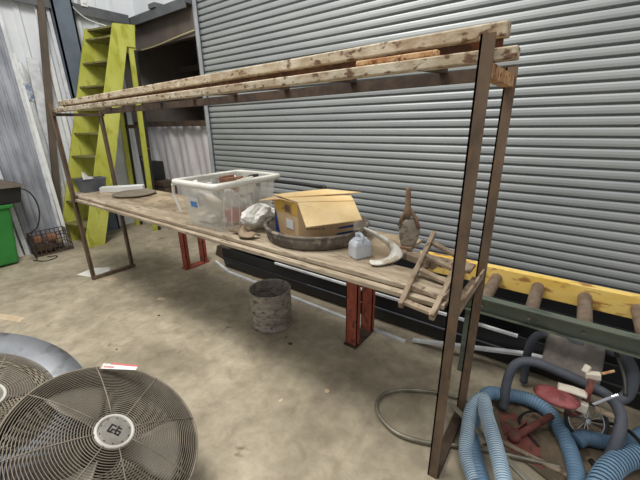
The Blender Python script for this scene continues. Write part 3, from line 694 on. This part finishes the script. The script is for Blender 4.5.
# ================================================================== FANS
def fan(name, label, c, n, R, depth, hubh, drum_m, logo, rib0=.49, blade0=2.02, inner=1.0):
    root = thing(name, label, 'fan', (0, 0, 0), 'drum fans on the floor')
    n = Vector(n).normalized(); a_ = n.cross(V(0, 1, 0)).normalized(); b_ = n.cross(a_)
    T = Matrix.Translation(c) @ Matrix((a_, b_, n)).transposed().to_4x4(); blades = 3; Rg = R*inner
    root.matrix_world = T
    def part(b, nm, m, par=root, smooth=False, **k):
        o = b.build(nm, m, None, smooth=smooth, origin=False, **k); o.parent = par; return o
    part(MB().lathe([(R, 0), (R*1.02, -.015), (R*1.02, -depth+.015), (R, -depth), (R*.975, -depth+.01), (R*.975, -.01), (R, 0)], n=72), 'drum', drum_m, smooth=True)
    if inner < 1: part(MB().lathe([(R*.985, .004), (R*.8, .004), (Rg+.02, -.008), (Rg, -.016), (Rg-.004, -.03), (Rg, -.034), (Rg+.02, -.014), (R*.8, -.004), (R*.985, -.004)], n=72, closed=True), 'front_shroud', drum_m, smooth=True)
    g = MB(); N_ = 30 if inner == 1 else 20
    for i in range(N_):
        t = i/(N_-1); r = .074+(Rg-.074)*t; z = hubh*(1-t**2.2)+.004
        g.tube([(r*math.cos(2*PI*k/64), r*math.sin(2*PI*k/64), z) for k in range(64)], (.0015 if i < N_-1 else .0045) if inner == 1 else .0022, 5, closed=True)
    part(g, 'guard_rings', 'wire', smooth=True)
    for k in range(8):
        a = 2*PI*k/8+rib0
        pts = []
        for q in range(9):
            t = q/8; r = .068+(Rg-.068)*t
            pts.append((r*math.cos(a), r*math.sin(a), hubh*(1-t**2.2)+.006))
        part(MB().tube(pts, .0022, 5), 'guard_rib', 'wire', smooth=True)
    g = MB()
    for i in range(26):
        r = .06+(R-.07)*i/25
        g.tube([(r*math.cos(2*PI*k/40), r*math.sin(2*PI*k/40), -depth+.01) for k in range(40)], .0038, 4, closed=True)
    part(g, 'rear_guard', 'drum')
    h = part(MB().lathe([(.056, hubh+.002), (.058, hubh+.007), (.064, hubh+.008), (.069, hubh+.004), (.069, hubh-.002), (.056, hubh-.002)], n=48, closed=True), 'hub_ring', 'hub', smooth=True)
    bd = part(MB().lathe([(.002, hubh+.005), (.045, hubh+.005), (.058, hubh+.002), (.058, hubh-.004), (.002, hubh-.004)], n=40), 'badge', 'hubd')
    if logo:
        z0, z1 = hubh+.0052, hubh+.0066
        lg = MB()
        def st(x0, x1, y0, y1): lg.box(x0, x1, y0, y1, z0, z1)
        # interlocked squared G and 6
        st(-.030, -.023, -.020, .022); st(-.030, -.002, .016, .022); st(-.030, -.014, -.020, -.013); st(-.017, -.011, -.020, .000); st(-.017, .004, -.003, .003)
        st(.002, .008, -.018, .026); st(.002, .026, -.018, -.011); st(.020, .026, -.018, .004); st(.004, .026, -.001, .005); st(.008, .022, .014, .020); st(-.009, -.003, -.018, -.012)
        lo_ = part(lg, 'badge_letters', 'ink', bd)
        lo_.rotation_euler = (0, 0, logo); lo_.scale = (.80, .80, 1)
        for q in range(10):
            a = 2*PI*q/10
            o = part(MB().box(-.003, .003, -.0015, .0015, hubh+.0015, hubh+.0045), 'badge_mark', 'ink', bd)
            o.location = (.050*math.cos(a), .050*math.sin(a), 0); o.rotation_euler = (0, 0, a+PI/2)
    part(MB().lathe([(.002, -.01), (.05, -.01), (.065, -.03), (.065, -depth+.01), (.002, -depth+.01)], n=28), 'motor', 'drum')
    for k in range(blades):
        a0 = 2*PI*k/blades+blade0
        def bf(u, v):
            r = .05+(Rg*.88-.05)*u; w = (.34+.62*min(1, u*1.6))*(1-.12*u); a = a0+(v-.5)*w
            return V(r*math.cos(a), r*math.sin(a), -depth*.5+.06*(v-.5)*(1-.35*u))
        part(MB().grid(bf, 12, 8), 'blade', 'blade', smooth=True, solid=.003)
    return root, part, T
N1 = Vector((.423, .348, .837)).normalized()
F1 = V(-1.20, .297, .412)
f1, part, T1 = fan('drum_fan', 'large front round fan with dusty wire guard, grey badge and red tag', F1, N1, .33, .12, .039, 'drum', -2.6)
F2 = V(-1.905, .069, .372)
f2, part2, T2 = fan('drum_fan', 'second fan at the left edge with blue-grey zinc drum, behind the front fan', F2, N1, .414, .11, .03, 'drumblue', 0, rib0=.2, blade0=1.0, inner=.64)
# tube stands carrying the drums
def stand(root, part_, T, R, depth):
    Ti = T.inverted()
    A_, B_ = T.to_3x3() @ V(1, 0, 0), T.to_3x3() @ V(0, 1, 0)
    for sg in (-1, 1):
        p = T.translation+B_*(sg*R*1.01)-N1*depth*.5
        q = V(p.x, p.y, .02)
        part_(MB().tube([Ti @ p, Ti @ q], .012, 8), 'stand_leg', 'drum', smooth=True)
        part_(MB().tube([Ti @ (q-V(.12, .10, 0)), Ti @ (q+V(.04, .03, 0))], .014, 8), 'stand_foot', 'drum', smooth=True)
def part_of(root):
    def pt(b, nm, m, smooth=False):
        o = b.build(nm, m, None, smooth=smooth, origin=False); o.parent = root; return o
    return pt
stand(f1, part_of(f1), T1, .33, .12)
stand(f2, part_of(f2), T2, .414, .11)

# red and white tag on the fan guard
C2 = V(-1.455, .392, .538)
tg = thing('paper_tag', 'white and red paper tag tied to the top of the front fan guard', 'tag', C2)
e1 = V(.74, .60, -.10); e2 = V(-.40, .56, .1)
MB().prism([C2-e1*.004, C2+e1*.15, C2+e1*.15+e2*.028, C2-e1*.002+e2*.040], (0, 0, .0012)).build('card', 'white', tg)
MB().prism([C2+e1*.03+e2*.034+V(0,0,.0015), C2+e1*.15+e2*.024+V(0,0,.0015), C2+e1*.15+e2*.034+V(0,0,.0015), C2+e1*.03+e2*.044+V(0,0,.0015)], (0, 0, .001)).build('red_band', 'redp', tg)
for q in range(5):
    MB().prism([C2+e1*(.01+.009*q)+e2*.008+V(0,0,.0015), C2+e1*(.016+.009*q)+e2*.008+V(0,0,.0015), C2+e1*(.016+.009*q)+e2*.018+V(0,0,.0015), C2+e1*(.010+.009*q)+e2*.018+V(0,0,.0015)], (0, 0, .0008)).build('printed_mark', 'redp', tg)
MB().tube(spline([C2, C2+V(-.01, .015, .02), C2+V(.0, .03, .035), C2+V(.02, .035, .055)], 5), .0018, 5).build('string', 'rope', tg)

# ================================================================== RIGHT FRONT CLUTTER
def hose(name, pts, r, m, label, cat='hose', rib=True, closed=False, group=None, gapm='hosegap', n=14, rs=.11):
    P_ = spline(pts, 14, closed)
    # even spacing
    out = [P_[0]]; acc = 0; step = r*rs if rib else r*.8
    L_ = [0]
    for i in range(1, len(P_)): L_.append(L_[-1]+(P_[i]-P_[i-1]).length)
    tot = L_[-1]; k = max(4, int(tot/step)); res = []; j = 0
    for i in range(k+1):
        s_ = tot*i/k
        while j < len(L_)-2 and L_[j+1] < s_: j += 1
        t = (s_-L_[j])/max(1e-9, L_[j+1]-L_[j]); res.append(P_[j].lerp(P_[j+1], max(0, min(1, t))))
    root = thing(name, label, cat, (res[0].x, res[0].y, max(0, res[0].z-r)), group)
    if rib:
        MB().tube(res, r, n, rfun=lambda i: r*(1.0 if i % 4 in (0, 1) else .94)).build('corrugation', m, root, smooth=True)
        MB().tube(res, r*.955, n).build('liner', gapm, root, smooth=True)
    else:
        MB().tube(res, r, n).build('pipe', m, root, smooth=True)
    return root
hose('blue_hose', [(-.02, 1.16, .045), (-.07, 1.22, .045), (-.13, 1.33, .045), (-.18, 1.47, .045), (-.19, 1.62, .06), (-.165, 1.74, .08), (-.11, 1.79, .07), (.0, 1.86, .05), (.11, 1.84, .045), (.185, 1.73, .035), (.23, 1.60, .03), (.25, 1.47, .03), (.24, 1.32, .04)], .036, 'bluehose', 'light blue corrugated hose lying in a wide loop right of the rack post', group='blue hoses')
hose('blue_hose', [(-.10, 1.22, .04), (-.165, 1.32, .05), (-.19, 1.43, .09), (-.20, 1.50, .125), (-.19, 1.56, .15), (-.165, 1.58, .17), (-.13, 1.48, .175), (-.075, 1.36, .17), (-.025, 1.25, .155), (.01, 1.16, .14), (.03, 1.05, .10)], .033, 'hosew', 'pale ribbed end of the blue hose arching down toward the camera', group='blue hoses', rs=.075)
hose('blue_hose', [(.27, 1.18, .08), (.295, 1.36, .10), (.315, 1.46, .11), (.355, 1.57, .11), (.42, 1.68, .10), (.50, 1.76, .09), (.62, 1.82, .08)], .046, 'bluehose', 'thick blue ribbed hose entering at the bottom right corner', group='blue hoses', gapm='hosedark')
hose('blue_hose', [(.235, 1.70, .045), (.27, 1.745, .05), (.33, 1.775, .045), (.42, 1.82, .045), (.52, 1.96, .05), (.64, 2.08, .05)], .036, 'bluehosed', 'dull blue hose crossing behind the thick ribbed hose', group='blue hoses')
hose('steel_hoop', [(.19, 1.53, .02), (.04, 1.48, .02), (-.17, 1.40, .02), (-.33, 1.31, .02), (-.47, 1.27, .02), (-.58, 1.30, .02), (-.65, 1.37, .02), (-.65, 1.47, .02), (-.57, 1.57, .02), (-.40, 1.66, .02), (-.24, 1.70, .02), (-.12, 1.72, .02)], .010, 'steelrod', 'thin grey springy hoop of tube looping around the right rack post on the floor', 'tube', rib=False)
o = MB().bar((-.31, 1.53, .105), (.12, 1.27, .105), .026, .012).build('flat_wand', 'steelrod', bevel=.003)
o.location.z -= 0
tag(o, 'flat grey metal wand lying across the blue hoses', 'wand')
hose('black_hose', [(.10, 1.60, .012), (.0, 1.72, .012), (.08, 1.86, .012), (.25, 1.92, .012), (.40, 1.86, .10), (.46, 1.72, .15), (.55, 1.62, .12)], .008, 'blackp', 'thin black cable looping behind the blue hose coil', 'cable', rib=False)
hose('black_hose', [(.30, 1.66, .012), (.36, 1.56, .012), (.44, 1.50, .012), (.5, 1.40, .012)], .012, 'black', 'black cable on the floor at the bottom right corner', 'cable', rib=False)
o = MB().grid(lambda u, v: V(-.12+.64*u+.03*math.sin(v*8), 1.46+.48*v+.03*math.sin(u*9), .004+.006*(1+math.sin(u*17+v*5)*math.sin(v*13))), 30, 22).build('floor_shade', 'floorshade', smooth=True, solid=.002)  # added sheet, its dark colour imitates the shaded floor here
tag(o, 'brown cloth added to darken the shaded floor under the hose coil and tricycle', 'cloth')
# red steel piece with socket
rp = thing('red_bracket', 'faded dark red steel plate with tube socket lying inside the blue hose loop', 'bracket', (.06, 1.65, 0))
MB().prism([(-.10, 1.72, .002), (-.02, 1.50, .002), (.13, 1.48, .002), (.10, 1.62, .002), (-.02, 1.76, .002)], (0, 0, .012)).build('plate', 'dred', rp, bevel=.003)
MB().tube([(.0, 1.58, .03), (.13, 1.78, .07)], .017, 14).build('tube', 'dred', rp, smooth=True)
MB().prism([(-.05, 1.54, .014), (.03, 1.68, .014), (.03, 1.68, .07)], (.006, -.003, 0)).build('gusset', 'dred', rp)
MB().tube([(-.005, 1.575, .0), (-.005, 1.575, .06)], .028, 16).build('collar', 'dred', rp, smooth=True)
MB().bar((-.06, 1.52, .02), (.28, 1.50, .02), .022, .012).build('flat_bar', 'oldwood', rp)

# grey foam tube frame with cloth panel
fr = thing('tube_frame', 'dark grey bent foam-covered tube frame with a grey cloth panel at lower right', 'frame', (.2, 2.0, 0))
MB().tube(spline([(-.08, 1.74, .03), (-.09, 1.80, .16), (-.07, 1.86, .24), (.0, 1.90, .265), (.12, 1.90, .26), (.24, 1.88, .255), (.33, 1.84, .25), (.37, 1.76, .22), (.36, 1.66, .14), (.34, 1.62, .03)], 8), .024, 14).build('front_tube', 'greypipe', fr, smooth=True)
MB().tube(spline([(-.02, 2.03, .03), (-.03, 2.03, .25), (.0, 2.03, .36), (.08, 2.03, .38), (.20, 2.03, .38)], 8), .022, 12).build('rear_tube', 'greypipe', fr, smooth=True)
MB().tube(spline([(.30, 2.02, .40), (.36, 1.99, .40), (.40, 1.96, .34), (.40, 1.93, .24), (.36, 1.90, .20)], 6), .026, 12).build('side_tube', 'greypipe', fr, smooth=True)
MB().grid(lambda u, v: V(.04+.25*u, 1.90+.12*v, .25+.15*v+.006*math.sin(u*9)), 14, 8).build('cloth_panel', 'fabric', fr, smooth=True, solid=.004)

# tricycle
tc_ = thing('tricycle', 'small old tricycle with faded red and cream seat and spoked wheel at lower right', 'tricycle', (.25, 1.75, 0))
def seatf(u, v):
    a = u*2*PI; r = v
    ex = .085*(1-.28*math.cos(a)); 
    return V(.120, 1.675, .268)+V(.80, -.25, 0).normalized()*(math.cos(a)*.092*r)+V(.25, .80, 0).normalized()*(math.sin(a)*.066*r)+V(0, 0, .028*(1-r*r)+.012*math.cos(a)*r)
MB().grid(seatf, 28, 8).build('seat', 'pink', tc_, smooth=True, solid=.012)
MB().grid(lambda u, v: V(.120+.110*u, 1.690+.05*v+.01*u, .300+.015*math.sin(u*PI)*math.sin(v*PI)), 10, 8).build('seat_pad', 'cream', tc_, smooth=True, solid=.012)
MB().tube([(.15, 1.67, .26), (.20, 1.78, .12), (.24, 1.86, .09)], .012, 10).build('frame_tube', 'dred', tc_, smooth=True)
wc_ = V(.265, 1.80, .105)
wa = V(.85, .25, .0).normalized(); wb = V(-.18, .55, .82).normalized(); wb = (wb-wa*wb.dot(wa)).normalized()
def ring(r, rr_, n=40): return MB().tube([wc_+wa*(r*math.cos(2*PI*k/n))+wb*(r*math.sin(2*PI*k/n)) for k in range(n)], rr_, 8, closed=True)
wh = ring(.085, .010).build('wheel', 'tyre', tc_, smooth=True)
ring(.074, .004).build('wheel_rim', 'chrome', wh, smooth=True)
sp_ = MB()
for k in range(14):
    a = 2*PI*k/14; sp_.tube([wc_, wc_+wa*(.073*math.cos(a))+wb*(.073*math.sin(a))], .0015, 4)
sp_.build('spokes', 'chrome', wh)
nn = wa.cross(wb)
MB().tube([wc_-nn*.03, wc_+nn*.03], .012, 10).build('hub', 'chrome', wh)
MB().tube([(.235, 1.735, .24), (.235, 1.755, .37)], .014, 12).build('head_tube', 'dred', tc_, smooth=True)
MB().box(.205, .245, 1.70, 1.73, .215, .262).build('clamp', 'cream', tc_, bevel=.004)
MB().bar((.21, 1.77, .375), (.265, 1.78, .385), .03, .03).bar((.205, 1.77, .385), (.215, 1.79, .415), .025, .02).build('stem', 'cream', tc_, bevel=.004)
MB().tube([(.25, 1.78, .385), (.31, 1.82, .41)], .006, 8).build('brass_bolt', 'rust_orange', tc_)
MB().tube([(.255, 1.69, .29), (.315, 1.74, .325), (.335, 1.75, .34)], .007, 8).build('pedal_crank', 'chrome', tc_)
MB().tube(spline([(.31, 2.0, .44), (.33, 1.90, .42), (.35, 1.82, .39), (.36, 1.76, .34)], 5), .009, 8).build('handlebar', 'blackp', tc_, smooth=True)
MB().bar((.27, 1.72, .25), (.34, 1.73, .235), .03, .016).build('pedal', 'oldwood', tc_, bevel=.004)

# litter on floor
def scrap(pts, m, name, label, cat, group='scraps littering the floor', h=.003):
    o = MB().prism([(x, y, .0006) for x, y in pts], (0, 0, h)).build(name, m); tag(o, label, cat, group)
scrap([(-4.10, 1.12), (-3.87, 1.20), (-3.82, 1.33), (-4.02, 1.42), (-4.16, 1.30)], 'paper', 'paper_sheet', 'white paper sheet on the floor by the left foot bar of the rack', 'paper')
scrap([(-3.74, 1.22), (-3.60, 1.27), (-3.62, 1.33), (-3.72, 1.31)], 'tape', 'scrap', 'small tan scrap on the floor right of the left rack foot', 'scrap')
scrap([(-3.75, .33), (-3.42, .47), (-3.47, .52), (-3.80, .39)], 'tape', 'wood_sliver', 'pale wood sliver on the floor at the left edge above the fans', 'scrap')
scrap([(-2.86, 1.32), (-2.79, 1.36), (-2.82, 1.39), (-2.88, 1.36)], 'tape', 'scrap', 'small tan scrap on the open floor left of the cylinder', 'scrap')
scrap([(-3.42, 1.72), (-3.33, 1.73), (-3.35, 1.77)], 'tape', 'scrap', 'small tan scrap on the floor left of the left red trestle', 'scrap')
rnd = random.Random(3)
for k in range(8):
    x = rnd.uniform(-3.2, -.6); y = rnd.uniform(.7, 1.6); a = rnd.uniform(0, PI); r = rnd.uniform(.006, .016)
    scrap([(x+r*math.cos(a+q*PI/3)*rnd.uniform(.6, 1.3), y+r*math.sin(a+q*PI/3)*rnd.uniform(.6, 1.3)) for q in range(6)], rnd.choice(['gum', 'tape', 'darkrust']), 'pebble', 'tiny piece of grit lying on the open concrete floor', 'grit', 'grit on the open floor')
